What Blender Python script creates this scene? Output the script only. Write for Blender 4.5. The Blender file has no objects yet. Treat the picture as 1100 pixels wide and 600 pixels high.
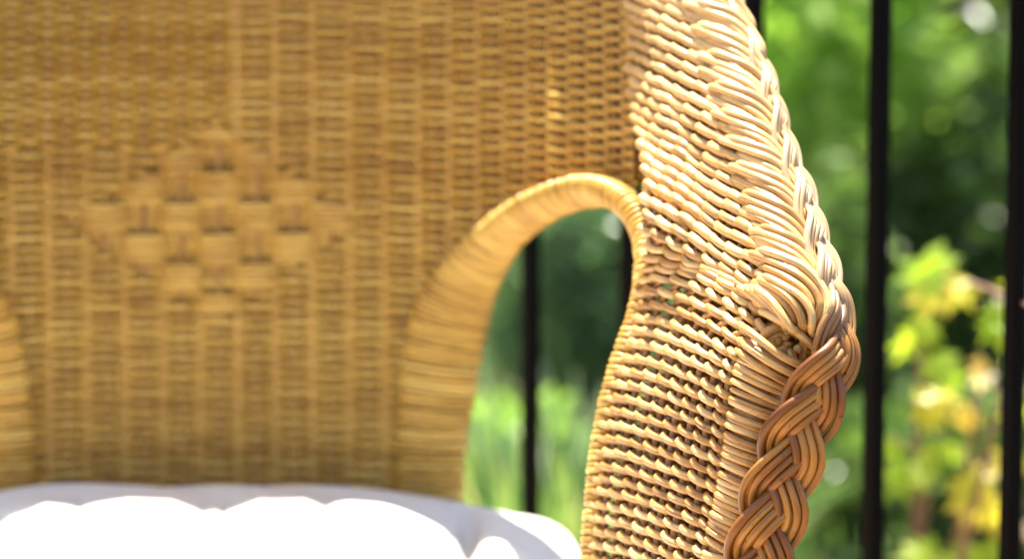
import bpy, math, random
import numpy as np
from mathutils import Vector, Matrix
random.seed(7); rng = np.random.default_rng(7)
R = math.radians

# ---------------------------------------------------------------- camera, sky, sun, exposure
sc = bpy.context.scene
CAMZ, TILT, FPX = 0.85, R(7.35), 3056.0
cd = bpy.data.cameras.new('camera'); cam = bpy.data.objects.new('camera', cd)
sc.collection.objects.link(cam); sc.camera = cam
cam.location = (0, 0, CAMZ); cam.rotation_euler = (R(90) - TILT, 0, 0)
cd.lens = 100.0; cd.sensor_width = 36.0; cd.clip_start = 0.02; cd.clip_end = 300
cd.dof.use_dof = True; cd.dof.focus_distance = 1.512; cd.dof.aperture_fstop = 4.3; cd.dof.aperture_blades = 0

SUN_ELEV, SUN_AZ = R(73.5), R(-13)            # azimuth from +Y (away from the camera) towards +X
w = bpy.data.worlds.new('World'); sc.world = w; w.use_nodes = True
nt = w.node_tree; bg = nt.nodes['Background']
sky = nt.nodes.new('ShaderNodeTexSky'); sky.sky_type = 'NISHITA'; sky.sun_disc = False
sky.dust_density = 2.5; sky.ozone_density = .4
sky.sun_elevation = SUN_ELEV; sky.sun_rotation = SUN_AZ
nt.links.new(sky.outputs[0], bg.inputs[0]); bg.inputs[1].default_value = 0.08
sl = bpy.data.lights.new('sun', 'SUN'); sl.energy = 4.6; sl.angle = R(0.5); sl.color = (1, .95, .86)
so = bpy.data.objects.new('sun', sl); sc.collection.objects.link(so)
sd = Vector((math.sin(SUN_AZ) * math.cos(SUN_ELEV), math.cos(SUN_AZ) * math.cos(SUN_ELEV), math.sin(SUN_ELEV)))
so.rotation_euler = sd.to_track_quat('Z', 'Y').to_euler(); so.location = (1, 3, 5)
sc.view_settings.view_transform = 'Standard'; sc.view_settings.look = 'None'
sc.view_settings.gamma = 1; sc.view_settings.exposure = 1.92
sc.render.engine = 'CYCLES'
sc.cycles.max_bounces = 10; sc.cycles.diffuse_bounces = 6
sc.cycles.use_denoising = True

# ---------------------------------------------------------------- helpers
ct, st_ = math.cos(TILT), math.sin(TILT)
def at(px, py, d):
    """pixel of the photograph + distance along the lens axis -> world (array friendly)"""
    px = np.asarray(px, float); py = np.asarray(py, float); d = np.asarray(d, float)
    X = (px - 550) / FPX * d; Yv = (300 - py) / FPX * d
    return np.stack([X, d * ct + Yv * st_, CAMZ + Yv * ct - d * st_], -1)

def atl(px, py, d):
    """the same, for the chair arm: distances given on a compressed scale"""
    return at(px, py, 1.49 + (np.asarray(d, float) - .745) * .9)

def herm(xk, P, x):
    """smooth interpolation of key rows P (n, ...) at knots xk"""
    xk = np.asarray(xk, float); P = np.asarray(P, float); x = np.clip(np.asarray(x, float), xk[0], xk[-1])
    m = np.zeros_like(P)
    dx = np.diff(xk).reshape((-1,) + (1,) * (P.ndim - 1)); s = np.diff(P, axis=0) / dx
    m[0] = s[0]; m[-1] = s[-1]
    m[1:-1] = (s[:-1] * dx[1:] + s[1:] * dx[:-1]) / (dx[1:] + dx[:-1])
    i = np.clip(np.searchsorted(xk, x, 'right') - 1, 0, len(xk) - 2)
    h = (xk[i + 1] - xk[i]); t = (x - xk[i]) / h
    sh = (-1,) + (1,) * (P.ndim - 1); t = t.reshape(sh); h = h.reshape(sh)
    return ((2*t**3 - 3*t**2 + 1) * P[i] + (t**3 - 2*t**2 + t) * h * m[i]
            + (-2*t**3 + 3*t**2) * P[i+1] + (t**3 - t**2) * h * m[i+1])

def nrm(a):
    return a / np.maximum(np.linalg.norm(a, axis=-1, keepdims=True), 1e-12)

class MB:
    """collects tubes, boxes and faces into one mesh"""
    def __init__(s):
        s.v = []; s.f = []; s.uv = []; s.r = []; s.n = 0
    def raw(s, v, f, uv=None, rnd=None):
        v = np.asarray(v, float); f = np.asarray(f, int)
        s.v.append(v); s.f.append(f + s.n); s.n += len(v)
        s.uv.append(np.zeros((len(v), 2)) if uv is None else uv)
        s.r.append(np.full(len(v), random.random() if rnd is None else rnd) if np.ndim(rnd) == 0 else rnd)
    def tube(s, P, r, n=7, rnd=None, cap=True, flat=1.0):
        P = np.asarray(P, float); N = len(P); r = np.broadcast_to(np.asarray(r, float), (N,))
        T = nrm(np.gradient(P, axis=0))
        A = np.zeros_like(P); a = np.array([0, 0, 1.0]) if abs(T[0][2]) < .9 else np.array([1.0, 0, 0])
        for i in range(N):
            a = a - T[i] * a.dot(T[i]); a = a / max(np.linalg.norm(a), 1e-9); A[i] = a
        B = np.cross(T, A)
        th = np.arange(n) * 2 * math.pi / n
        ring = (A[:, None] * np.cos(th)[None, :, None] + B[:, None] * np.sin(th)[None, :, None] * flat) * r[:, None, None]
        V = (P[:, None] + ring).reshape(-1, 3)
        L = np.concatenate([[0], np.cumsum(np.linalg.norm(np.diff(P, axis=0), axis=1))])
        uv = np.stack([np.repeat(L, n), np.tile(np.abs(th / math.pi - 1), N)], -1)
        i = np.arange(N - 1)[:, None] * n; j = np.arange(n)[None]
        k = (j + 1) % n
        F = np.stack([i + j, i + k, i + n + k, i + n + j], -1).reshape(-1, 4)
        if cap:
            e = [P[0] - T[0] * r[0] * .35, P[-1] + T[-1] * r[-1] * .35]
            V = np.vstack([V, e]); uv = np.vstack([uv, [[0, 0], [L[-1], 0]]])
            c = N * n
            F0 = [[c, b, a_, a_] for a_, b in zip(range(n), [(q + 1) % n for q in range(n)])]
            o = (N - 1) * n
            F1 = [[c + 1, o + a_, o + b, o + b] for a_, b in zip(range(n), [(q + 1) % n for q in range(n)])]
            F = np.vstack([F, F0, F1])
        s.raw(V, F, uv, rnd)
    def box(s, c, d, rz=0):
        c = np.array(c, float); d = np.array(d, float) / 2
        V = np.array([[x, y, z] for x in (-1, 1) for y in (-1, 1) for z in (-1, 1)]) * d
        q, p = math.cos(rz), math.sin(rz)
        V = np.stack([V[:, 0] * q - V[:, 1] * p, V[:, 0] * p + V[:, 1] * q, V[:, 2]], -1) + c
        s.raw(V, [[0, 1, 3, 2], [4, 6, 7, 5], [0, 4, 5, 1], [2, 3, 7, 6], [0, 2, 6, 4], [1, 5, 7, 3]])
    def grid(s, V, uv=None, rnd=None):
        a, b = V.shape[:2]
        i = np.arange(a - 1)[:, None] * b; j = np.arange(b - 1)[None]
        F = np.stack([i + j, i + b + j, i + b + j + 1, i + j + 1], -1).reshape(-1, 4)
        s.raw(V.reshape(-1, 3), F, uv, rnd)
    def build(s, name, mat, parent=None, smooth=True, bevel=0):
        V = np.vstack(s.v); F = np.vstack(s.f); UV = np.vstack(s.uv); Rn = np.concatenate(s.r)
        tri = F[:, 2] == F[:, 3]
        Q, T3 = F[~tri], F[tri][:, :3]
        me = bpy.data.meshes.new(name)
        me.vertices.add(len(V)); me.vertices.foreach_set('co', V.ravel())
        loops = np.concatenate([Q.ravel(), T3.ravel()]).astype(np.int32)
        me.loops.add(len(loops)); me.loops.foreach_set('vertex_index', loops)
        npoly = len(Q) + len(T3); me.polygons.add(npoly)
        ls = np.concatenate([np.arange(len(Q)) * 4, len(Q) * 4 + np.arange(len(T3)) * 3]).astype(np.int32)
        me.polygons.foreach_set('loop_start', ls)
        me.polygons.foreach_set('use_smooth', np.full(npoly, smooth))
        me.update(calc_edges=True); me.validate()
        u = me.uv_layers.new(name='UVMap'); u.data.foreach_set('uv', UV[loops].ravel())
        at_ = me.attributes.new('rnd', 'FLOAT', 'POINT'); at_.data.foreach_set('value', Rn)
        me.materials.append(mat)
        o = bpy.data.objects.new(name, me); sc.collection.objects.link(o)
        if parent: o.parent = parent; o.matrix_parent_inverse = parent.matrix_world.inverted()
        if bevel:
            b = o.modifiers.new('bevel', 'BEVEL'); b.width = bevel; b.segments = 2
        return o

def tag(o, label=None, cat=None, group=None, kind=None):
    for k, v in (('label', label), ('category', cat), ('group', group), ('kind', kind)):
        if v: o[k] = v
    return o
def empty(name, loc):
    o = bpy.data.objects.new(name, None); sc.collection.objects.link(o); o.location = loc
    o.empty_display_size = .05
    o.matrix_world = Matrix.Translation(Vector(loc)); return o

# ---------------------------------------------------------------- materials
def newmat(name):
    m = bpy.data.materials.new(name); m.use_nodes = True
    return m, m.node_tree, m.node_tree.nodes['Principled BSDF']
def ramp(nt, stops, src):
    n = nt.nodes.new('ShaderNodeValToRGB'); e = n.color_ramp.elements
    e[0].position, e[0].color = stops[0][0], (*stops[0][1], 1)
    e[1].position, e[1].color = stops[-1][0], (*stops[-1][1], 1)
    for p, c in stops[1:-1]:
        q = e.new(p); q.color = (*c, 1)
    nt.links.new(src, n.inputs[0]); return n.outputs[0]
def mixc(nt, mode, fac, a, b):
    n = nt.nodes.new('ShaderNodeMix'); n.data_type = 'RGBA'; n.blend_type = mode
    for i, v in ((0, fac), (6, a), (7, b)):
        if hasattr(v, 'links') or isinstance(v, bpy.types.NodeSocket): nt.links.new(v, n.inputs[i])
        else: n.inputs[i].default_value = v if i == 0 else (*v, 1)
    return n.outputs[2]

def rattan(name, c0, c1, c2, rough=.38, grain=1.0, coat=.25):
    m, nt, b = newmat(name)
    uv = nt.nodes.new('ShaderNodeUVMap'); uv.uv_map = 'UVMap'
    a = nt.nodes.new('ShaderNodeAttribute'); a.attribute_name = 'rnd'
    sep = nt.nodes.new('ShaderNodeSeparateXYZ'); nt.links.new(uv.outputs[0], sep.inputs[0])
    mul = nt.nodes.new('ShaderNodeMath'); mul.operation = 'MULTIPLY'; mul.inputs[1].default_value = 61.0
    nt.links.new(a.outputs['Fac'], mul.inputs[0])
    def nz(sx, sy, detail=3):
        mx = nt.nodes.new('ShaderNodeMath'); mx.operation = 'MULTIPLY'; mx.inputs[1].default_value = sx
        my = nt.nodes.new('ShaderNodeMath'); my.operation = 'MULTIPLY'; my.inputs[1].default_value = sy
        nt.links.new(sep.outputs[0], mx.inputs[0]); nt.links.new(sep.outputs[1], my.inputs[0])
        cb = nt.nodes.new('ShaderNodeCombineXYZ')
        nt.links.new(mx.outputs[0], cb.inputs[0]); nt.links.new(my.outputs[0], cb.inputs[1]); nt.links.new(mul.outputs[0], cb.inputs[2])
        n = nt.nodes.new('ShaderNodeTexNoise'); n.inputs['Scale'].default_value = 1; n.inputs['Detail'].default_value = detail
        nt.links.new(cb.outputs[0], n.inputs['Vector']); return n.outputs[0]
    streak = nz(18, 11.0, 4); blot = nz(45, 1.4, 2); pit = nz(420, 5, 3)
    base = ramp(nt, [(.0, c0), (.5, c1), (1.0, c2)], a.outputs['Fac'])
    col = mixc(nt, 'MULTIPLY', .75 * grain, base, ramp(nt, [(.32, (.38, .24, .14)), (.47, (.93, .88, .82)), (.62, (1.08, 1.06, 1.04))], streak))
    col = mixc(nt, 'MULTIPLY', .8, col, ramp(nt, [(.32, (.66, .52, .40)), (.5, (1, 1, 1)), (.75, (1.12, 1.1, 1.05))], blot))
    col = mixc(nt, 'MULTIPLY', .8 * grain, col, ramp(nt, [(.27, (.30, .18, .10)), (.36, (1, 1, 1))], pit))
    nt.links.new(col, b.inputs['Base Color'])
    b.inputs['Roughness'].default_value = rough
    b.inputs['Coat Weight'].default_value = coat; b.inputs['Coat Roughness'].default_value = .22
    bp = nt.nodes.new('ShaderNodeBump'); bp.inputs['Strength'].default_value = .7; bp.inputs['Distance'].default_value = .0007
    nt.links.new(streak, bp.inputs['Height']); nt.links.new(bp.outputs[0], b.inputs['Normal'])
    return m
M_WEAVE = rattan('rattan_weave', (.56, .33, .05), (.67, .43, .075), (.79, .55, .13))
M_ARM = rattan('rattan_arm', (.50, .27, .07), (.68, .43, .14), (.81, .59, .25))
M_BRAID = rattan('rattan_braid', (.25, .09, .011), (.38, .16, .021), (.52, .26, .048), grain=1.28, rough=.34)
def sunlit_top(m, z0, z1, pale):  # sunlight on the upper rim painted into the cane colour, paler with height
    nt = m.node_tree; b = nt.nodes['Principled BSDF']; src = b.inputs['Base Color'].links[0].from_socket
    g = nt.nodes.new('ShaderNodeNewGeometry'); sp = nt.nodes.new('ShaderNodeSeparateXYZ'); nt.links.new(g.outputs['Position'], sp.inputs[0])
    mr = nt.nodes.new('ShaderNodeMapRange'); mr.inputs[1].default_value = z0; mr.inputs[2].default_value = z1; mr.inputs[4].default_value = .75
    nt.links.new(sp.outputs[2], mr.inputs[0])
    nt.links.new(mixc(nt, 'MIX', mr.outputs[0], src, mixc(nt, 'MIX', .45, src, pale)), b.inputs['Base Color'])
sunlit_top(M_BRAID, .628, .665, (1.0, .82, .50)); sunlit_top(M_ARM, .64, .76, (.86, .66, .32))
M_STAKE = rattan('rattan_stake', (.46, .25, .08), (.52, .30, .10), (.58, .34, .12))

def simple(name, col, rough=.6, nscale=None, amt=.3, bump=0, metal=0):
    m, nt, b = newmat(name); b.inputs['Roughness'].default_value = rough; b.inputs['Metallic'].default_value = metal
    if nscale:
        tc = nt.nodes.new('ShaderNodeTexCoord'); n = nt.nodes.new('ShaderNodeTexNoise')
        n.inputs['Scale'].default_value = nscale; n.inputs['Detail'].default_value = 5
        nt.links.new(tc.outputs['Object'], n.inputs['Vector'])
        lo = tuple(c * (1 - amt) for c in col); hi = tuple(min(1, c * (1 + amt)) for c in col)
        nt.links.new(ramp(nt, [(.3, lo), (.7, hi)], n.outputs[0]), b.inputs['Base Color'])
        if bump:
            bp = nt.nodes.new('ShaderNodeBump'); bp.inputs['Strength'].default_value = bump; bp.inputs['Distance'].default_value = .01
            nt.links.new(n.outputs[0], bp.inputs['Height']); nt.links.new(bp.outputs[0], b.inputs['Normal'])
    else: b.inputs['Base Color'].default_value = (*col, 1)
    return m
def leafmat(name, stops, rough=.35, trans=.45, tcol=(1.0, 1.25, .5)):
    m, nt, b = newmat(name)
    a = nt.nodes.new('ShaderNodeAttribute'); a.attribute_name = 'rnd'
    c = ramp(nt, stops, a.outputs['Fac']); nt.links.new(c, b.inputs['Base Color'])
    b.inputs['Roughness'].default_value = rough
    tr = nt.nodes.new('ShaderNodeBsdfTranslucent')
    nt.links.new(mixc(nt, 'MULTIPLY', 1.0, c, tcol), tr.inputs[0])
    mx = nt.nodes.new('ShaderNodeMixShader'); mx.inputs[0].default_value = trans
    nt.links.new(b.outputs[0], mx.inputs[1]); nt.links.new(tr.outputs[0], mx.inputs[2])
    nt.links.new(mx.outputs[0], nt.nodes['Material Output'].inputs[0]); return m
M_CUSH = simple('cotton_white', (.68, .65, .60), .9, 900, .03, .15)
M_IRON = simple('black_iron', (.0015, .0018, .0025), .5, 60, .3)
M_IRON.node_tree.nodes['Principled BSDF'].inputs['Specular IOR Level'].default_value = .06
M_BARK = simple('bark', (.16, .11, .075), .85, 40, .35, .5)
M_REDSTEM = simple('red_stem', (.32, .06, .055), .5, 60, .25)
M_TWIG = simple('twig', (.24, .13, .09), .6, 60, .25)
M_SOIL = simple('soil', (.09, .065, .045), .95, 9, .4, .6)
M_PATIO = simple('terracotta', (.50, .33, .20), .75, 14, .18, .2)
M_WALLS = simple('stone', (.32, .28, .24), .9, 6, .25, .5)

# ---------------------------------------------------------------- setting
def sheet(name, x0, x1, y0, y1, z, mat, n=2):
    m = MB(); xs = np.linspace(x0, x1, n); ys = np.linspace(y0, y1, n)
    X, Y = np.meshgrid(xs, ys, indexing='ij')
    m.grid(np.stack([X, Y, np.full_like(X, z)], -1)); o = m.build(name, mat); tag(o, kind='structure'); return o
sheet('ground', -120, 120, -120, 120, -.06, M_SOIL)
# paved patio under the chair, its edge parallel to the fence
def fence_pt(k): # k-th bar of the fence
    return np.array([(20 + 108.0 * k) / 3056 * 2.3 - (.005 if k == 1 else 0), (2.3 * (1 - .0427 * k) - .018) / .9918])
mt, ntt, bb = newmat('clay_pavers')
tc = ntt.nodes.new('ShaderNodeTexCoord'); br = ntt.nodes.new('ShaderNodeTexBrick')
br.inputs['Scale'].default_value = 1; br.inputs['Brick Width'].default_value = .22; br.inputs['Row Height'].default_value = .11
br.inputs['Mortar Size'].default_value = .004; br.inputs['Color1'].default_value = (.56, .36, .21, 1); br.inputs['Color2'].default_value = (.47, .29, .16, 1)
br.inputs['Mortar'].default_value = (.22, .18, .14, 1)
ntt.links.new(tc.outputs['Object'], br.inputs[0]); ntt.links.new(br.outputs[0], bb.inputs['Base Color']); bb.inputs['Roughness'].default_value = .8
F0 = fence_pt(-20); F1 = fence_pt(9.0); fd = (F1 - F0) / np.linalg.norm(F1 - F0); fn = np.array([fd[1], -fd[0]])  # fn points to the patio
pm = MB()
e = .10
corners = [F0 - fn * e, F1 - fn * e, F1 + fn * 4.5 , F0 + fn * 4.5]
top = [(c[0], c[1], 0) for c in corners]; bot = [(c[0], c[1], -.10) for c in corners]
pm.raw(top + bot, [[0, 3, 2, 1], [0, 1, 5, 4], [1, 2, 6, 5], [2, 3, 7, 6], [3, 0, 4, 7]])
tag(pm.build('patio', mt, smooth=False), kind='structure')

# ---------------------------------------------------------------- armchair
CX = -.204                                   # centre plane of the chair
chair = empty('wicker_armchair', (CX, 1.7, 0))
tag(chair, 'honey coloured woven rattan armchair with a braided edge, holding the white cushion', 'armchair')
SR = .0021                                   # strand radius

# --- backrest: half width .345, curving forward at both sides
def back_curve():
    t = np.linspace(-1, 1, 801)
    x = CX + .281 * t; y = 1.950 - .235 * np.abs(t) ** 3.2
    L = np.concatenate([[0], np.cumsum(np.hypot(np.diff(x), np.diff(y)))]); L -= L[400]
    return x, y, L
bx_, by_, bL = back_curve(); BH = bL[-1]
def back_pt(a, z):
    x = np.interp(a, bL, bx_); y = np.interp(a, bL, by_)
    k = 1 - np.clip(np.abs(a) / BH, 0, 1) ** 2
    k0 = .10 * (z - .45) * k
    y = 1.95 - (1.95 - y) * np.interp(z, [.64, .72, .80, .92], [1, .92, .62, .45]) + k0
    return np.stack([x, y, z], -1)
def back_n(a):
    e = 1e-3
    t = np.stack([np.interp(a + e, bL, bx_) - np.interp(a - e, bL, bx_), np.interp(a + e, bL, by_) - np.interp(a - e, bL, by_)], -1); t = nrm(t)
    return np.stack([t[..., 1], -t[..., 0], np.zeros_like(a)], -1)     # towards the camera side
# arch opening between back and arm: centreline of the wrapped frame (pixel, pixel, distance, half width)
ARCH = [(462, 640, 1.27, .026), (464, 570, 1.27, .026), (463, 500, 1.268, .027), (470, 420, 1.26, .031), (483, 345, 1.245, .0275), (509, 290, 1.22, .021),
        (545, 246, 1.17, .0155), (592, 216, 1.10, .013), (640, 205, 1.03, .0115), (672, 218, .98, .0095), (692, 250, .955, .008), (695, 290, .94, .007),
        (688, 335, .93, .007), (668, 392, .925, .007), (652, 455, .92, .007), (643, 520, .915, .007), (637, 600, .91, .007), (632, 690, .91, .007)]
ARCH = np.array(ARCH); ARCH[:8, 3] *= .8; ARCH[8:, 3] *= .9; ARCH[4:9, 3] *= 1.15; archk = np.arange(len(ARCH), dtype=float)
def arch_pt(s):
    p = herm(archk, ARCH, s); return atl(p[:, 0], p[:, 1], p[:, 2]), p[:, 3]
ap, _ = arch_pt(np.linspace(0, 10, 200))
# arch in (a, z) of the back surface
def to_a(x):
    return np.interp(x, bx_, bL)
arch_a = to_a(ap[:, 0]); arch_z = ap[:, 2]
def a_limit(z):
    """largest arc position still woven at height z"""
    zt = arch_z.max()
    if z > zt + .002: return BH
    i = np.argmax(arch_z); return float(np.interp(z, arch_z[:i + 1], arch_a[:i + 1]))
STP = .0131                                  # stake pitch of the back
Z0, Z1 = .40, .93
sk = np.arange(-21, 22)
def unit_sign(row, a, z):
    """which side of the stakes the strand passes on: continuous -1..1"""
    g = a / STP
    # diamond of floats, about its centre
    # unit = single stake (fine) or pair of stakes (wide)
    da, dz = (a + .002) / .106, (z - .636) / .070
    dia = (np.abs(da) + np.abs(dz)) < 1
    fine = ((a < .010) & (z > .69)) | (z < .40)
    s_f = np.cos(math.pi * (g + row)); s_w = np.cos(math.pi * (g / 2 + row))
    grp = row // 6
    s_d = np.clip(np.cos(math.pi * (g / 2 + grp)) * 1.8, -1, 1)
    s = np.where(fine, s_f, np.clip(s_w * 1.05, -1, 1)); return np.where(dia, s_d, s)
wv = MB(); NR = int((Z1 - Z0) / .0035)
for r in range(NR):
    z = Z0 + r * .0035
    aR = a_limit(z); aL = -aR
    n = int((aR - aL) / .0030); a = np.linspace(aL, aR, n)
    zz = z + .0006 * np.sin(a * 30 + z * 9) + .0002 * rng.standard_normal()
    pass
    sgn = unit_sign(r, a, z)
    P = back_pt(a, zz); N = back_n(a)
    wv.tube(P + N * (sgn * .0034)[:, None], .0018 * (1 + .05 * rng.standard_normal()), n=6, cap=False)
backrest = wv.build('backrest', M_WEAVE, chair)
stk = MB()
for k in range(-42, 43):
    a = k * STP
    if abs(a) > BH - .003: continue
    zs = np.linspace(Z0 - .05, Z1 + .005, 60)
    ok = np.array([abs(a) <= a_limit(z) for z in zs]); zs = zs[ok]
    if len(zs) < 4: continue
    P = back_pt(np.full(len(zs), a), zs)
    stk.tube(P, .0018, n=6)
stk.build('stakes', M_STAKE, backrest)
bo = MB()  # skin added behind the back weave to block sun and darken the holes
for r in range(NR):
    z = Z0 + r * .0035 + .002; aR = a_limit(z) - .004; a = np.linspace(-aR, aR, 160)
    bo.tube(back_pt(a, np.full_like(a, z)) - back_n(a) * (.0125 + .001 * np.cos(math.pi * (a / .026 + r)))[:, None], .0019, n=5, cap=False)
bo.build('outer_lining', M_STAKE, backrest)
# rolled top rail of the back, above the picture
tr_ = MB()
a = np.linspace(-BH, BH, 240)
for ph in range(3):
    for q in range(4):
        f = a * 70 + ph * 2 * math.pi / 3
        P = back_pt(a, np.full_like(a, Z1 + .006)); N = back_n(a)
        tr_.tube(P + N * (np.sin(f) * .011 + (q - 1.5) * .004)[:, None] + np.array([0, 0, 1.0]) * (np.sin(2 * f) * .004)[:, None], SR, n=6)
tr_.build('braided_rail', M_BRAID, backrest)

def coil(mb, cfun, s0, s1, pitch, rad, nper=20, sr=SR, tilt=0, side=None, jitter=.12, flat=.0070):
    """strand wound round a centreline"""
    S = np.linspace(s0, s1, 900); C, RR = cfun(S)
    L = np.concatenate([[0], np.cumsum(np.linalg.norm(np.diff(C, axis=0), axis=1))])
    T = nrm(np.gradient(C, axis=0))
    A = np.zeros_like(C); aa = np.array([0, -1.0, 0]) if side is None else np.array(side, float)
    for i in range(len(C)):
        aa = aa - T[i] * aa.dot(T[i]); aa /= np.linalg.norm(aa); A[i] = aa
    B = np.cross(T, A)
    turns = int(L[-1] / pitch)
    for k in range(turns):
        l0 = k * pitch + rng.normal() * pitch * jitter
        th = np.linspace(-math.pi, math.pi, nper + 1) + .0
        tk = tilt + rng.normal() * .05 * (1 if tilt else .3)
        rj = 1 + rng.normal() * .02
        lsamp0 = np.clip(l0 + th / (2 * math.pi) * pitch, 0, L[-1])
        rr0 = np.interp(lsamp0, L, RR)
        ls = np.clip(lsamp0 + np.sin(th) * rr0 * tk, 0, L[-1])
        c = np.stack([np.interp(ls, L, C[:, i]) for i in range(3)], -1)
        a_ = np.stack([np.interp(ls, L, A[:, i]) for i in range(3)], -1)
        b_ = np.stack([np.interp(ls, L, B[:, i]) for i in range(3)], -1)
        rr = np.interp(ls, L, RR) * rj
        P = c + a_ * (np.cos(th) * np.minimum(rr, flat) )[:, None] * 1.0 + b_ * (np.sin(th) * rr)[:, None]
        mb.tube(P, sr * (1 + rng.normal() * .07), n=7, cap=True)
am = MB(); coil(am, arch_pt, 0, len(ARCH) - 1, .0038, None, sr=.0019)
arch_core = MB(); C_, r_ = arch_pt(np.linspace(0, len(ARCH) - 1, 120)); arch_core.tube(C_, np.minimum(r_, .0070) * .8, n=12)

# --- armrest surface: key rows in (pixel, pixel, distance)
def upper(ye, xe):
    de = .742 + .205 * (353 - ye) / 353
    x1 = xe - 114; x0 = min(693, x1 - 16); y0 = ye - 75 - .54 * (x1 - x0)
    d0 = de + .145
    xm = x0 + (x1 - x0) * .45; ym = y0 + (ye - 75 - y0) * .43
    kx = min(1, max(0, (170 - y0) / 60.))
    return [(x0 - 12 * kx, y0 - 4 * kx, d0 + .05 * kx), (xm, ym, .5 * (d0 + de + .083)), (x1, ye - 75, de + .083), (xe - 75, ye - 55, de + .038), (xe - 33, ye - 31, de + .006), (xe, ye, de)]
LOW = [
 (675, [(632, 675, .91), (650, 679, .88), (672, 685, .85), (696, 694, .818), (720, 705, .79), (744, 717, .768)]),
 (600, [(636, 600, .91), (655, 603, .88), (678, 609, .85), (702, 618, .818), (728, 629, .79), (754, 641, .768)]),
 (500, [(645, 500, .915), (665, 502, .88), (690, 508, .85), (717, 517, .818), (747, 528, .788), (778, 542, .766)]),
 (420, [(660, 420, .92), (679, 421, .885), (703, 427, .852), (730, 436, .818), (757, 447, .786), (786, 462, .764)]),
 (360, [(678, 360, .93), (696, 360, .888), (719, 365, .853), (743, 375, .817), (769, 387, .784), (794, 401, .762)]),
 (330, [(686, 330, .93), (704, 330, .89), (728, 335, .853), (754, 346, .817), (781, 360, .782), (808, 378, .758)]),
 (300, [(690, 300, .93), (709, 299, .892), (735, 303, .855), (766, 316, .815), (800, 336, .778), (838, 366, .750)])]
UP = [upper(*a) for a in ((353, 885), (287, 872), (237, 862), (193, 847), (133, 831), (67, 813), (0, 784), (-60, 752), (-120, 716))]
KEY = []
for q, pts in LOW: KEY.append((q, pts, [8.5 * v / 5 if q > 300 else (p[0] + .46 * p[1] - 828) / 22.3 for v, p in enumerate(pts)]))
for pts in UP:
    g3 = (pts[3][0] + .46 * pts[3][1] - 828) / 22.3; g = [g3 + 11.2 * (v / 5 - .6) for v in range(6)]
    KEY.append((pts[0][1], pts, g))
KEY = KEY[::-1]; kq = np.array([k[0] for k in KEY], float); kp = np.array([k[1] for k in KEY], float); kg = np.array([k[2] for k in KEY], float)
kw = atl(kp[..., 0], kp[..., 1], kp[..., 2])              # world control points (rows, 6, 3)
kall = np.concatenate([kw, kg[..., None]], -1)
UK = np.linspace(0, 1, 6)
def surf(q, u):
    """position and stake phase"""
    u = np.asarray(u, float); q = np.broadcast_to(np.asarray(q, float), u.shape)
    rows_ = herm(kq, kall, q)                             # (n, 6, 4)
    i = np.clip((u * 5).astype(int), 0, 4); t = (u * 5 - i)[:, None]
    n = np.arange(len(u)); p1 = rows_[n, i]; p2 = rows_[n, i + 1]; p0 = rows_[n, np.maximum(i - 1, 0)]; p3 = rows_[n, np.minimum(i + 2, 5)]
    p0 = np.where((i == 0)[:, None], 2 * p1 - p2, p0); p3 = np.where((i == 4)[:, None], 2 * p2 - p1, p3)
    m1 = (p2 - p0) / 2; m2 = (p3 - p1) / 2
    r = (2*t**3 - 3*t**2 + 1) * p1 + (t**3 - 2*t**2 + t) * m1 + (-2*t**3 + 3*t**2) * p2 + (t**3 - t**2) * m2
    return r[:, :3], r[:, 3]
def arm_frame(q, u):
    q = np.broadcast_to(np.asarray(q, float), np.shape(u)); P, G = surf(q, u)
    Pu = surf(q, np.clip(u + 4e-3, 0, 1))[0] - surf(q, np.clip(u - 4e-3, 0, 1))[0]; Pq = surf(np.clip(q + 3, kq[0], kq[-1]), u)[0] - surf(np.clip(q - 3, kq[0], kq[-1]), u)[0]
    N = nrm(np.cross(Pu, Pq)); N = N * np.where(np.sum(N * nrm(P - np.array([0, 0, CAMZ])), 1, keepdims=True) > 0, -1, 1)
    return P, G, N, nrm(Pu), nrm(Pq)
DQ = 14.2
rows = np.arange(kq[0] + 4, 672, DQ); rows += 300 - rows[np.argmin(np.abs(rows - 300))]
def ease(x): x = np.clip(x, 0, 1); return x * x * (3 - 2 * x)
AN, AV, SA = .0038, .0009, .00225
aw = MB()
for i, q in enumerate(rows):
    qn = q + rng.normal() * .5
    up = ease((295 - q) / 40)                                        # 1 in the part that ends at the outer braid
    for s in (0, 1):
        u = np.linspace(0, 1 if q >= 290 else .90, 190)
        qv = qn + .45 * np.interp(u, np.linspace(0, 1, 9), rng.standard_normal(9))
        P, G, N, Tu, Tq = arm_frame(qv, u)
        th = math.pi * (G + s); c = np.cos(th); c = np.sign(c) * np.abs(c) ** (.75 - .25 * ease((280 - q) / 120))
        off = AN * c; ver = AV * np.sin(th)
        if q < 290: off = off * (1 - .5 * ease((u - .74) / .1)) - .009 * ease((u - .80) / .10)
        if q >= 290: off = off - .006 * ease((u - .95) / .05) + .0
        P = P + N * off[:, None] + Tq * ver[:, None]
        aw.tube(P, (SA + .0007 * ease((290 - q) / 100)) * (1 + .07 * rng.standard_normal()) * (1 + .04 * np.sin(u * 30 + i)), n=8, rnd=random.random())
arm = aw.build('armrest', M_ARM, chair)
def stake_path(k, qs, umax):
    out = []
    U_ = np.linspace(0, umax, 60)
    for q in qs:
        P, G = surf(q, U_)
        if G[0] <= k <= G[-1]:
            out.append(surf(q, np.array([np.interp(k, G, U_)]))[0][0])
    return np.array(out)
ask = MB()
for k in range(-22, 14):
    for lo, hi, um in ((kq[0] + 3, 300, .86), (300, 672, 1.0)):
        P = stake_path(k, np.arange(lo, hi, 5.), um)
        if len(P) > 3: ask.tube(P, .0021, n=7)
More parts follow.
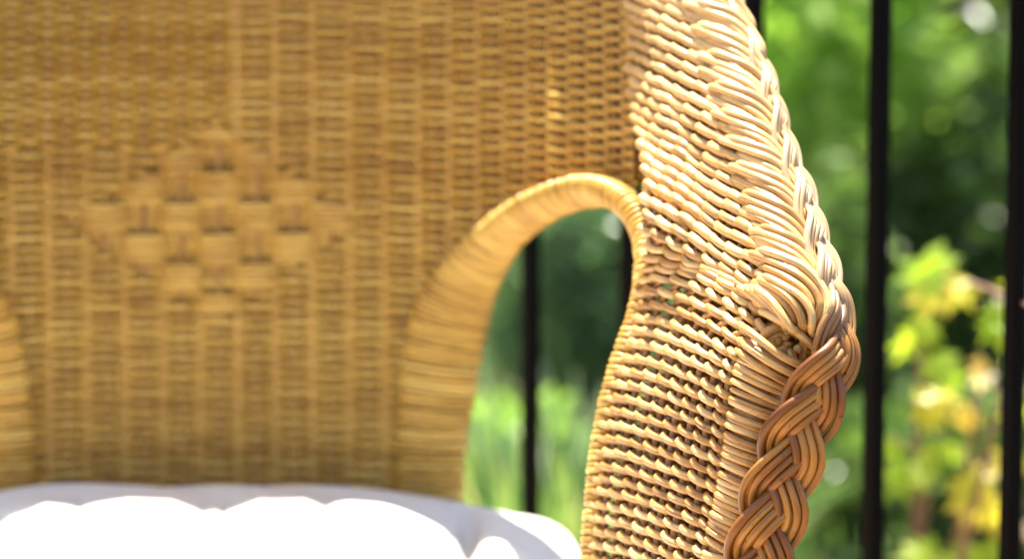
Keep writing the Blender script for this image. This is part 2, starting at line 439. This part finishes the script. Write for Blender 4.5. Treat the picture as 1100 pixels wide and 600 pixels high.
ask.build('stakes', M_STAKE, arm)
# fans: the stake ends turned over the crest and tucked under the braid
fm = MB(); NF = 5
qs = np.arange(kq[0] + 5, 237, 1.0); Gr = np.array([surf(q, np.array([.86]))[1][0] for q in qs])
step = np.abs(np.gradient(Gr))                                        # phase per unit of q
FQ = [float(np.interp(k, Gr, qs)) for k in range(int(math.ceil(Gr.min())), int(math.floor(Gr.max())) + 1)]
FQ += [FQ[-1] + 20, FQ[-1] + 36]
for qf in FQ:
    pq = min(1 / float(np.interp(qf, qs, step)), 30) * (1 if qf < 238 else .75)    # fan pitch in q
    for m in range(NF):                                               # m = 0 outermost arc
        fr = m / (NF - 1)
        t = np.linspace(0, 1, 44)
        q0 = qf - .50 * pq + fr * .90 * pq + rng.normal() * .7
        qe = qf + .80 * pq + fr * .12 * pq + rng.normal() * .7
        ue = .985 - .135 * fr; u0 = .60 - .05 * (m % 2) + .02 * rng.normal()
        q = q0 + (qe - q0) * ease(t) * t ** 1.1; u = u0 + (ue - u0) * np.sin(math.pi / 2 * t) ** .95
        q = np.clip(q, kq[0] + 4, 290)
        P, G, N, Tu, Tq = arm_frame(q, np.clip(u, 0, 1))
        h = .0090 - .0062 * fr
        lift = -.0035 + (h + .0035) * ease(t / .22) - .0095 * ease((t - .70) / .30) + .0012 * np.sin(math.pi * t)
        P = P + N * (lift + rng.normal() * .0003)[:, None]
        fm.tube(P, .00225 * (1 + .07 * rng.standard_normal()), n=9)
# strands and cut ends round the hollow at the tip
def rod(pts, r=.0022, mb=fm, n=9):
    pts = np.array(pts, float); w_ = atl(pts[:, 0], pts[:, 1], pts[:, 2]); k_ = np.arange(len(pts), dtype=float)
    mb.tube(herm(k_, w_, np.linspace(0, len(pts) - 1, 30)), r, n=n)
for p in ([(818, 334, .757), (828, 339, .745), (850, 352, .738), (872, 371, .741), (884, 384, .757)],
          [(800, 352, .762), (808, 358, .747), (838, 381, .736), (862, 393, .741), (874, 400, .757)],
          [(797, 365, .765), (804, 373, .748), (826, 388, .7385), (850, 401, .742), (866, 408, .756)],
          [(830, 326, .757), (842, 331, .744), (857, 347, .740), (863, 366, .744), (862, 382, .757)],
          [(846, 322, .756), (858, 329, .744), (870, 345, .741), (874, 362, .745), (876, 376, .757)],
          [(808, 377, .760), (817, 364, .751), (828, 354, .748), (842, 349, .750), (852, 352, .760)],
          [(815, 380, .760), (824, 368, .753), (836, 359, .751), (846, 358, .757)],
          [(792, 376, .766), (801, 383, .750), (820, 396, .7415), (842, 409, .744), (858, 415, .757)]):
    rod(p, .00215 + rng.normal() * .0001)
for p in ([(846, 356, .765), (838, 364, .752), (835, 367, .748)], [(868, 366, .765), (860, 372, .750), (856, 375, .745)],
          [(850, 366, .768), (845, 373, .755), (841, 376, .751)], [(862, 384, .770), (856, 387, .758)]):
    rod(p, .0023)
for i in range(34):
    x0_, y0_ = 812 + rng.uniform(0, 46), 350 + rng.uniform(0, 40); a_ = rng.uniform(-.7, 1.2)
    dx_, dy_ = 12 * math.cos(a_), 12 * math.sin(a_)
    rod([(x0_ - dx_, y0_ - dy_, .764), (x0_, y0_, .751), (x0_ + dx_, y0_ + dy_, .762)], .0019)
for i in range(14):                                                   # packed strands behind the hollow
    y = 352 + i * 5.2
    rod([(800 + rng.normal() * 3, y + 6, .778), (835, y + rng.normal() * 2, .768), (868, y - 4 + rng.normal() * 3, .764), (896, y - 2, .766)], .0025)
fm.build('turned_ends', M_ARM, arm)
# outer skin of the arm, seen only from outside and through the gaps
osk = MB()
for i, q in enumerate(np.arange(kq[0] + 4, 672, 4.7)):
    u = np.linspace(0, 1, 60); P, G, N, Tu, Tq = arm_frame(q, u)
    off = -.004 - .022 * np.sin(math.pi * np.clip(u, .0, 1)) ** .6 if q < 300 else -.026 * np.ones_like(u)
    s = np.cos(math.pi * (G + i)) * .0018
    osk.tube(P + N * (off + s)[:, None], SR * 1.12, n=5, cap=False)
osk.build('outer_lining', M_STAKE, arm)
am.build('wrapped_arch', M_WEAVE, arm); 
arch_core.build('arch_core', M_STAKE, arm)

# --- post at the front of the arm, wound with cane
POST = np.array([(768, 700, .772, .0125), (776, 640, .771, .0125), (783, 590, .769, .0125), (794, 540, .767, .0125), (803, 490, .765, .0125), (810, 445, .763, .0130),
                 (819, 405, .762, .0145), (832, 376, .762, .0140)])
def post_pt(s):
    p = herm(np.arange(len(POST), dtype=float), POST, s); return atl(p[:, 0], p[:, 1], p[:, 2]), p[:, 3]
pw = MB(); coil(pw, post_pt, 0, len(POST) - 1, .0037, None, nper=28, sr=.00195, tilt=-.24, jitter=.2, flat=.02)
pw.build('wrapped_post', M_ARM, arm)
pc = MB(); C_, r_ = post_pt(np.linspace(0, len(POST) - 1, 60)); pc.tube(C_, r_ * .86, n=16)
pc.build('post_core', M_STAKE, arm)

# --- plaited braid: up the front of the post, over the tip and back along the outer edge
BR = np.array([  # px, py, distance, alpha (deg, 90 = faces the camera), width factor
 (792, 720, .752, 80, 1.14), (802, 660, .748, 80, 1.14), (817, 600, .744, 78, 1.14), (829, 550, .741, 76, 1.13), (845, 500, .738, 74, 1.11), (864, 450, .735, 70, 1.07),
 (885, 410, .733, 64, .95), (899, 378, .737, 52, .85), (901, 345, .747, 38, .8), (893, 305, .760, 26, .75), (880, 262, .773, 24, .76), (866, 215, .790, 21, .72),
 (849, 168, .806, 20, .70), (835, 122, .822, 18, .66), (821, 78, .838, 16, .62), (802, 36, .852, 15, .60), (779, -2, .865, 14, .60), (750, -50, .882, 8, .6), (700, -125, .905, 8, .6)])
bk = np.arange(len(BR), dtype=float)
_m = BR[:, 1] < 320; BR[_m, 2] = .757 + .205 * (305 - BR[_m, 1]) / 353
Sb = np.linspace(0, len(BR) - 1, 1400); pb = herm(bk, BR, Sb)
Cb = atl(pb[:, 0], pb[:, 1], pb[:, 2]); Lb = np.concatenate([[0], np.cumsum(np.linalg.norm(np.diff(Cb, axis=0), axis=1))])
li = np.arange(0, Lb[-1], .0012); Cb2 = np.stack([np.interp(li, Lb, Cb[:, i]) for i in range(3)], -1)
al = np.radians(np.interp(li, Lb, pb[:, 3])); wf = np.interp(li, Lb, pb[:, 4])
Tb = nrm(np.gradient(Cb2, axis=0))
view = nrm(Cb2 - np.array([0, 0, CAMZ]))
side_ = nrm(np.cross(Tb, view)); side_ *= np.sign(side_[:, :1])       # to the right
front = nrm(np.cross(side_, Tb)); front *= -np.sign(np.sum(front * view, 1, keepdims=True))
Nb = side_ * np.cos(al)[:, None] + front * np.sin(al)[:, None]
Wb = np.cross(Tb, Nb)
bm_ = MB(); PER = .090; NB = 4
for b in range(3):
    base = 2 * math.pi * li / PER + b * 2 * math.pi / 3
    for q in range(NB):
        o = (q - (NB - 1) / 2) * .0042
        a_ = .0098
        x = a_ * np.sin(base) ; dxl = a_ * np.cos(base) * 2 * math.pi / PER
        c = 1 / np.sqrt(1 + dxl ** 2)
        along = -o * dxl * c; lat = (x + o * c) * wf
        z = -.0031 * np.sin(2 * base) + .0014 * np.cos(base) + rng.normal() * .0003 + .0005 * np.sin(li * 60 + q + b)
        lj = np.clip(li + along, 0, li[-1])
        g = lambda A: np.stack([np.interp(lj, li, A[:, i]) for i in range(3)], -1)
        z = z * (.45 + .55 * wf)
        P = g(Cb2) + g(Wb) * lat[:, None] + g(Nb) * z[:, None]
        bm_.tube(P, (.00125 + .0009 * wf) * (1 + rng.normal() * .08) * (1 + .03 * np.sin(li * 90 + q * 2)), n=9)
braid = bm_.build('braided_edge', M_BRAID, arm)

# --- seat, front apron, legs (below the picture)
def tubes(path, r, n=12):
    m = MB(); m.tube(np.array(path, float), r, n=n); return m
sf = MB()
for i in range(46):
    x = np.linspace(-1, 1, 120)
    P = np.stack([CX + .27 * x, 1.47 - .02 * (1 - x * x) + .0028 * np.cos(math.pi * (x * 20 + i)), np.full_like(x, .39 - i * .0045)], -1)
    sf.tube(P, SR, n=5, cap=False)
sf.build('front_apron', M_WEAVE, chair)
sb = MB(); sb.box((CX, 1.70, .342), (.50, .44, .03)); sb.build('seat_frame', M_STAKE, chair, smooth=False, bevel=.006)
for x in (-1, 1):
    for y, xx in ((1.48, .27), (1.90, .21)):
        lg = MB(); lg.tube([(CX + x * xx, y, .40), (CX + x * xx, y, .2), (CX + x * (xx + .01), y, .0)], [.019, .018, .015], n=14)
        lg.build('leg', M_STAKE, chair)
# left armrest: mirrored copy about the chair's centre plane
def mirror(o, parent):
    c = o.copy(); sc.collection.objects.link(c); c.parent = parent; c.matrix_parent_inverse = Matrix()
    return c
Mi = Matrix.Translation((2 * CX, 0, 0)) @ Matrix.Scale(-1, 4, (1, 0, 0))
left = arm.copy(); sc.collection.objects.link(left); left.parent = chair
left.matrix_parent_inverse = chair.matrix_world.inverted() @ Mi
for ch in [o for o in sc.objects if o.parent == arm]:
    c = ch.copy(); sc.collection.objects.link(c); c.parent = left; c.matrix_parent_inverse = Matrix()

# --- cushion
cm = MB(); n1, n2 = 220, 180
U, V = np.meshgrid(np.linspace(-1, 1, n1), np.linspace(-1, 1, n2), indexing='ij')
hx, hy, cy = .258, .245, 1.690
def sup(U, V): # superellipse falloff
    return np.clip(1 - (np.abs(U) ** 16 + np.abs(V) ** 9), 0, 1)
X = CX + hx * U; Y = cy + hy * V
bk_ = ease((1.905 - Y) / .05)
lob = (.60 * np.abs(np.sin(math.pi * (X + .191) / .162)) ** .6 + .40 * np.abs(np.sin(math.pi * (X + .200 + .1 * (Y - 1.8)) / .081)) ** .6) * np.abs(np.sin(math.pi * (Y - 1.775) / .13)) ** .4
lob = .62 + (lob - .62) * bk_
lob = lob - .75 * np.exp(-((X + .029) / .007) ** 2) * bk_
wr = .0016 * np.sin(X * 43 + 30 * (Y - 1.7)) * np.sin(Y * 60 + X * 9) + .0016 * np.sin(X * 70 + 9 * np.sin(Y * 23)) * (1 - lob) + .0018 * np.sin(Y * 95 + X * 31)
edge = sup(U, V) ** .35
tz = .390 + (.071 - .011 * bk_ + .020 * lob + wr) * edge - np.where(U > 0, .031, .020) * U * U * edge
bz = .358 - .004 * edge
cm.grid(np.stack([X, Y, tz], -1)); cm.grid(np.stack([X[::-1], Y[::-1], bz[::-1]], -1))
# boxing between top and bottom
ring = [(i, 0) for i in range(n1)] + [(n1 - 1, j) for j in range(1, n2)] + [(i, n2 - 1) for i in range(n1 - 2, -1, -1)] + [(0, j) for j in range(n2 - 2, -1, -1)]
A = np.array([[X[i, j], Y[i, j], tz[i, j]] for i, j in ring]); B = A.copy(); B[:, 2] = .358
cm.grid(np.stack([A, .5 * (A + B) + np.stack([np.sign(A[:, 0] - CX) * .006 * (np.abs(A[:, 0] - CX) > .245), np.sign(A[:, 1] - cy) * .006 * (np.abs(A[:, 1] - cy) > .24), A[:, 2] * 0], -1), B], 1))
cushion = cm.build('seat_cushion', M_CUSH)
tag(cushion, 'puffy white tufted cotton cushion lying on the seat of the rattan armchair', 'cushion')
pp = MB(); pp.tube(A + [0, 0, .0], .0035, n=8, cap=False); pp.build('piping', M_CUSH, cushion)

# ---------------------------------------------------------------- fence
fence = empty('iron_fence', (*fence_pt(3), 0))
tag(fence, 'black iron fence of upright square bars standing behind the armchair', 'fence')
ang = math.atan2(fd[1], fd[0])
for k in range(-18, 10):
    p = fence_pt(k); m = MB(); m.box((p[0], p[1], .565), (.0122, .0122, 1.09), ang)
    m.build('bar', M_IRON, fence, smooth=False, bevel=.0015)
for z in (.07, 1.12):
    c = (fence_pt(-18) + fence_pt(9)) / 2; L = np.linalg.norm(fence_pt(-18) - fence_pt(9)) + .04
    m = MB(); m.box((c[0], c[1], z), (L, .04, .03), ang); m.build('rail', M_IRON, fence, smooth=False, bevel=.003)

# ---------------------------------------------------------------- planting
def leaves(mb, C, size, up=.3, elong=1.7, droop=.25, rnd=None):
    """many small folded leaves at centres C"""
    n = len(C); d = nrm(rng.standard_normal((n, 3)) + np.array([0, -.2, up]))
    nn = nrm(rng.standard_normal((n, 3)) + np.array([0, 0, .9])); s = nrm(np.cross(d, nn)); nn = np.cross(s, d)
    L = size * rng.uniform(.6, 1.3, n)[:, None]; W = L / elong
    p0 = C; p3 = C + d * L - nn * L * droop; ml = C + d * L * .45
    a = ml + s * W * .5 + nn * L * .1; b = ml - s * W * .5 + nn * L * .1
    V = np.stack([p0, a, p3, b], 1).reshape(-1, 3)
    i = np.arange(n)[:, None] * 4
    F = np.concatenate([i + np.array([[0, 1, 2, 2]]), i + np.array([[0, 2, 3, 3]])])
    r = rng.uniform(0, 1, n) if rnd is None else rnd
    mb.raw(V, F, None, np.repeat(r, 4))
def shrub(name, label, cx, cy, h, rx, ry, nl, size, mat, z0=0, nclump=60, elong=1.7, cat='shrub', group=None, stems=5, core=.72, bark=None):
    root = empty(name, (cx, cy, -.06)); tag(root, label, cat, group)
    m = MB()
    cl = nrm(rng.standard_normal((nclump, 3))) * rng.uniform(.35, 1, (nclump, 1)) ** .5
    cen = np.array([cx, cy, z0 + (h - z0) / 2]); sc_ = np.array([rx, ry, (h - z0) / 2])
    ix = rng.integers(0, nclump, nl)
    P = cl[ix] + rng.standard_normal((nl, 3)) * .16
    tone = rng.uniform(0, 1, nclump)
    leaves(m, cen + P * sc_, size, elong=elong, rnd=np.clip(tone[ix] * .6 + rng.uniform(0, .4, nl), 0, 1))
    m.build('crown', mat, root, smooth=False)
    t = MB()
    for k in range(stems):
        a = rng.uniform(0, 6.28); b = cen + cl[k] * sc_ * .8
        p0 = np.array([cx + .05 * math.cos(a), cy + .05 * math.sin(a), -.08]); mid = (p0 * .5 + b * .5) + np.array([rng.normal() * .03, rng.normal() * .03, 0])
        q = np.linspace(0, 1, 8)[:, None]; path = (1 - q) ** 2 * p0 + 2 * q * (1 - q) * mid + q ** 2 * b
        t.tube(path, np.linspace(.014, .005, 8), n=6)
    t.build('stem', bark or M_BARK, root)
    return root
L_DARK = leafmat('leaf_dark', [(0, (.055, .095, .03)), (.5, (.13, .20, .06)), (.9, (.22, .31, .10)), (1, (.32, .28, .13))], .2, .42)
L_TEAL = leafmat('leaf_teal', [(0, (.07, .12, .05)), (.5, (.15, .24, .11)), (1, (.28, .38, .22))], .22, .4, (.9, 1.2, .7))
L_LIME = leafmat('leaf_lime', [(0, (.26, .36, .08)), (.5, (.40, .54, .14)), (1, (.58, .66, .26))], .35, .6)
L_OLIVE = leafmat('leaf_olive', [(0, (.09, .11, .05)), (.5, (.17, .18, .08)), (1, (.32, .20, .12))], .45, .35, (1.1, 1.0, .5))
L_GRASS = leafmat('leaf_grass', [(0, (.06, .14, .05)), (.5, (.14, .25, .08)), (.85, (.26, .36, .12)), (1, (.45, .42, .22))], .4, .45, (1, 1.1, .6))
L_YEL = leafmat('leaf_yellow', [(0, (.30, .48, .05)), (.4, (.50, .62, .08)), (.75, (.85, .72, .12)), (.9, (.80, .55, .25)), (1, (.88, .76, .72))], .35, .65, (1.1, 1.1, .45))
def wpt(px, py, d): return at(px, py, 1.84 if d < 1.3 else 2.55 + (d - 1.44) * 2)
g = 'shrubs of the garden beyond the fence'
def shrub_px(label, px, py0, py1, wpx, d, nl, size, mat, elong=1.7, nclump=60):
    c = at(px, (py0 + py1) / 2, d); zt = at(px, py0, d)[2]; zb = max(-.05, at(px, py1, d)[2]); r = wpx / 2 / FPX * d
    return shrub('garden_shrub', label, c[0], c[1], zt, r, min(r, .45) * 1.1, nl, size, mat, z0=zb, group=g, elong=elong, nclump=nclump)
shrub_px('bright lime green shrub behind the fence, right above the tip of the armchair', 868, -120, 200, 290, 4.9, 1900, .06, L_LIME)
shrub_px('blue green fine leaved shrub seen through the opening under the arm', 610, 150, 440, 200, 4.6, 6000, .026, L_TEAL, 2.4)
shrub_px('dark glossy shrub behind the two right hand fence bars', 1060, 60, 470, 260, 5.0, 4500, .045, L_DARK)
shrub_px('reddish olive shrub behind the dark shrub at the top right', 1010, -220, 160, 260, 6.6, 6000, .055, L_OLIVE)
shrub_px('mid green shrub between the braided arm edge and the middle fence bar', 885, 190, 560, 150, 4.3, 2500, .032, L_DARK)
shrub_px('low dark shrub at the foot of the yellow leaved sapling', 1010, 420, 760, 260, 3.7, 5000, .034, L_DARK)
shrub_px('blue green shrub left of the garden, hidden by the chair back from the front', 120, -100, 420, 500, 4.8, 9000, .04, L_TEAL)
shrub_px('low fresh green shrub under the blue green shrub in the opening', 560, 440, 640, 180, 3.7, 2500, .03, L_LIME)
# backdrop hedge
hd = MB(); n = 60000
zz = rng.uniform(-.05, 2.3, n); P = np.stack([rng.uniform(-5, 6, n), 7.2 + .55 * zz + .35 * rng.uniform(0, 1, n) ** 2 + .12 * rng.standard_normal(n), zz], -1)
leaves(hd, P, .075)
hedge = hd.build('hedge', L_DARK, smooth=False); tag(hedge, 'tall dark evergreen hedge closing the garden at the back', 'hedge')
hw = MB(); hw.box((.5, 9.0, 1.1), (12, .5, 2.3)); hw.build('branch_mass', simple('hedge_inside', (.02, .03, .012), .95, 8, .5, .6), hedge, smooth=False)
gcv = MB(); n = 45000
P = np.stack([rng.uniform(-3.5, 4.5, n), rng.uniform(3.1, 8.5, n), rng.uniform(-.06, .03, n) + .05 * rng.uniform(0, 1, n) ** 3], -1)
leaves(gcv, P, .05, up=1.2, elong=2.6)
tag(gcv.build('ground_cover', L_GRASS, smooth=False), 'low green ground cover on the soil of the garden', 'ground cover', kind='stuff')
# strappy grass seen through the opening
def grass(label, cx, cy, n, h, spread):
    m = MB()
    for i in range(n):
        a = rng.uniform(0, 6.28); rr = spread * math.sqrt(rng.uniform(0, 1)) * .5
        hh = h * rng.uniform(.55, 1.1); l = rng.uniform(.05, .5) * hh; wd = rng.uniform(.003, .006)
        q = np.linspace(0, 1, 7); p0 = np.array([cx + rr * math.cos(a), cy + rr * math.sin(a), -.06])
        dirv = np.array([math.cos(a), math.sin(a), 0])
        c = p0 + dirv * (l * q[:, None] ** 2) + np.array([0, 0, 1]) * (hh * (q - .18 * q ** 3))[:, None]
        s = np.array([-math.sin(a + .5), math.cos(a + .5), 0]); ww = wd * (1 - q ** 3)[:, None] + .0004
        m.grid(np.stack([c - s * ww, c + np.array([0, 0, -.001]), c + s * ww], 1), None, random.random())
    o = m.build('grass_clump', L_GRASS); tag(o, label, 'plant', 'grass clumps beyond the fence'); return o
grass('tall bright green strappy grass clump seen at the left of the opening under the arm', .0, 2.85, 420, .46, .26)
grass('paler green strappy grass clump seen at the right of the opening under the arm', .09, 3.05, 420, .42, .28)

# young maple-like plant with yellow leaves by the fence
plant = empty('maple_sapling', (.37, 2.56, -.06))
tag(plant, 'young plant with lobed yellow green leaves on thin stems beside the right hand fence bar', 'plant')
lm = MB(); LOB = [(0, 1), (22, .50), (48, .86), (72, .42), (100, .62), (135, .30), (180, .12)]
outl = [(a, r) for a, r in LOB] + [(-a, r) for a, r in LOB[-2:0:-1]]
def maple(c, size, tone):
    d = nrm(np.array([rng.normal() * .6, -.3 + rng.normal() * .4, -.5 + rng.normal() * .4])); nn = nrm(np.array([rng.normal() * .4, -.75, .55 + rng.normal() * .3]))
    s = nrm(np.cross(d, nn)); nn = np.cross(s, d)
    V = [c]
    for a, r in outl:
        a = R(a); x, y = math.sin(a) * r, math.cos(a) * r
        V.append(c + (s * x + d * y - nn * (.28 * (x * x + y * y)) + nn * .08 * abs(x)) * size)
    n = len(outl); F = [[0, 1 + i, 1 + (i + 1) % n, 1 + (i + 1) % n] for i in range(n)]
    lm.raw(V, F, None, tone)
SP = [(1000, 285, 1.44, .042, .2, 6, 30), (985, 300, 1.45, .035, .15, 2, 15), (1020, 305, 1.42, .036, .75, 4, 20), (1074, 342, 1.38, .030, .1, 3, 9), (1082, 354, 1.38, .028, .35, 3, 10), (1078, 330, 1.38, .02, 1.0, 2, 4), (955, 470, 1.47, .022, .2, 2, 8), (1070, 590, 1.42, .03, .3, 3, 14), (1062, 500, 1.42, .018, 1.0, 3, 8), (1085, 385, 1.42, .016, 1.0, 3, 6), (985, 352, 1.45, .032, .3, 4, 16), (1012, 398, 1.46, .036, .1, 5, 18),
      (996, 432, 1.43, .038, .6, 4, 18), (1058, 402, 1.42, .018, .95, 3, 8), (1090, 412, 1.4, .016, .9, 2, 5), (1042, 448, 1.44, .020, .9, 3, 8), (1030, 482, 1.45, .024, .35, 2, 8),
      (976, 500, 1.46, .036, .1, 4, 16), (1000, 490, 1.46, .03, .2, 3, 14), (1048, 525, 1.42, .042, .65, 5, 18), (1062, 548, 1.4, .034, .8, 3, 10), (1092, 492, 1.38, .036, .6, 3, 12), (1098, 440, 1.36, .034, .2, 2, 8),
      (992, 592, 1.45, .036, .2, 4, 18), (1090, 560, 1.36, .030, 1.0, 2, 10), (1030, 600, 1.45, .03, .3, 3, 18), (1140, 400, 1.4, .04, .3, 5, 30), (1150, 520, 1.4, .04, .5, 6, 40), (1010, 660, 1.45, .04, .3, 8, 50), (1130, 300, 1.42, .04, .3, 4, 30)]
stem = MB(); base = np.array([.38, 2.56, -.06])
mains = [(992, 300, 1.46), (1004, 470, 1.47), (1052, 420, 1.43), (1100, 330, 1.35)]
def curve(p0, p1, bend, r0, r1, n=12):
    q = np.linspace(0, 1, n)[:, None]; mid = (p0 + p1) / 2 + bend
    stem.tube((1 - q) ** 2 * p0 + 2 * q * (1 - q) * mid + q ** 2 * p1, np.linspace(r0, r1, n), n=7)
for px, py, d in mains:
    curve(base + np.array([rng.normal() * .01, rng.normal() * .01, 0]), wpt(px, py, d), np.array([-.01, .0, 0]), .006, .0025)
for px, py, d, sz, tone, cnt, spread in SP:
    c0 = wpt(px, py, d); mx = mains[0] if px < 1015 else (mains[2] if px < 1070 else mains[3])
    curve(wpt(mx[0], py + 25, mx[2] + .01), c0, np.array([0, 0, .008]), .0015, .001, 6)
    for j in range(cnt):
        c = wpt(px + rng.normal() * spread * .40, py + rng.normal() * spread * .38, d + rng.normal() * .015)
        maple(c, sz * .86 * rng.uniform(.75, 1.15), float(np.clip(tone + rng.normal() * .1, 0, 1)))
curve(wpt(1040, 305, 1.42), wpt(1110, 330, 1.2), np.array([0, 0, .004]), .0022, .0018)
lm.build('foliage', L_YEL, plant, smooth=False)
stem.build('stem', M_TWIG, plant)
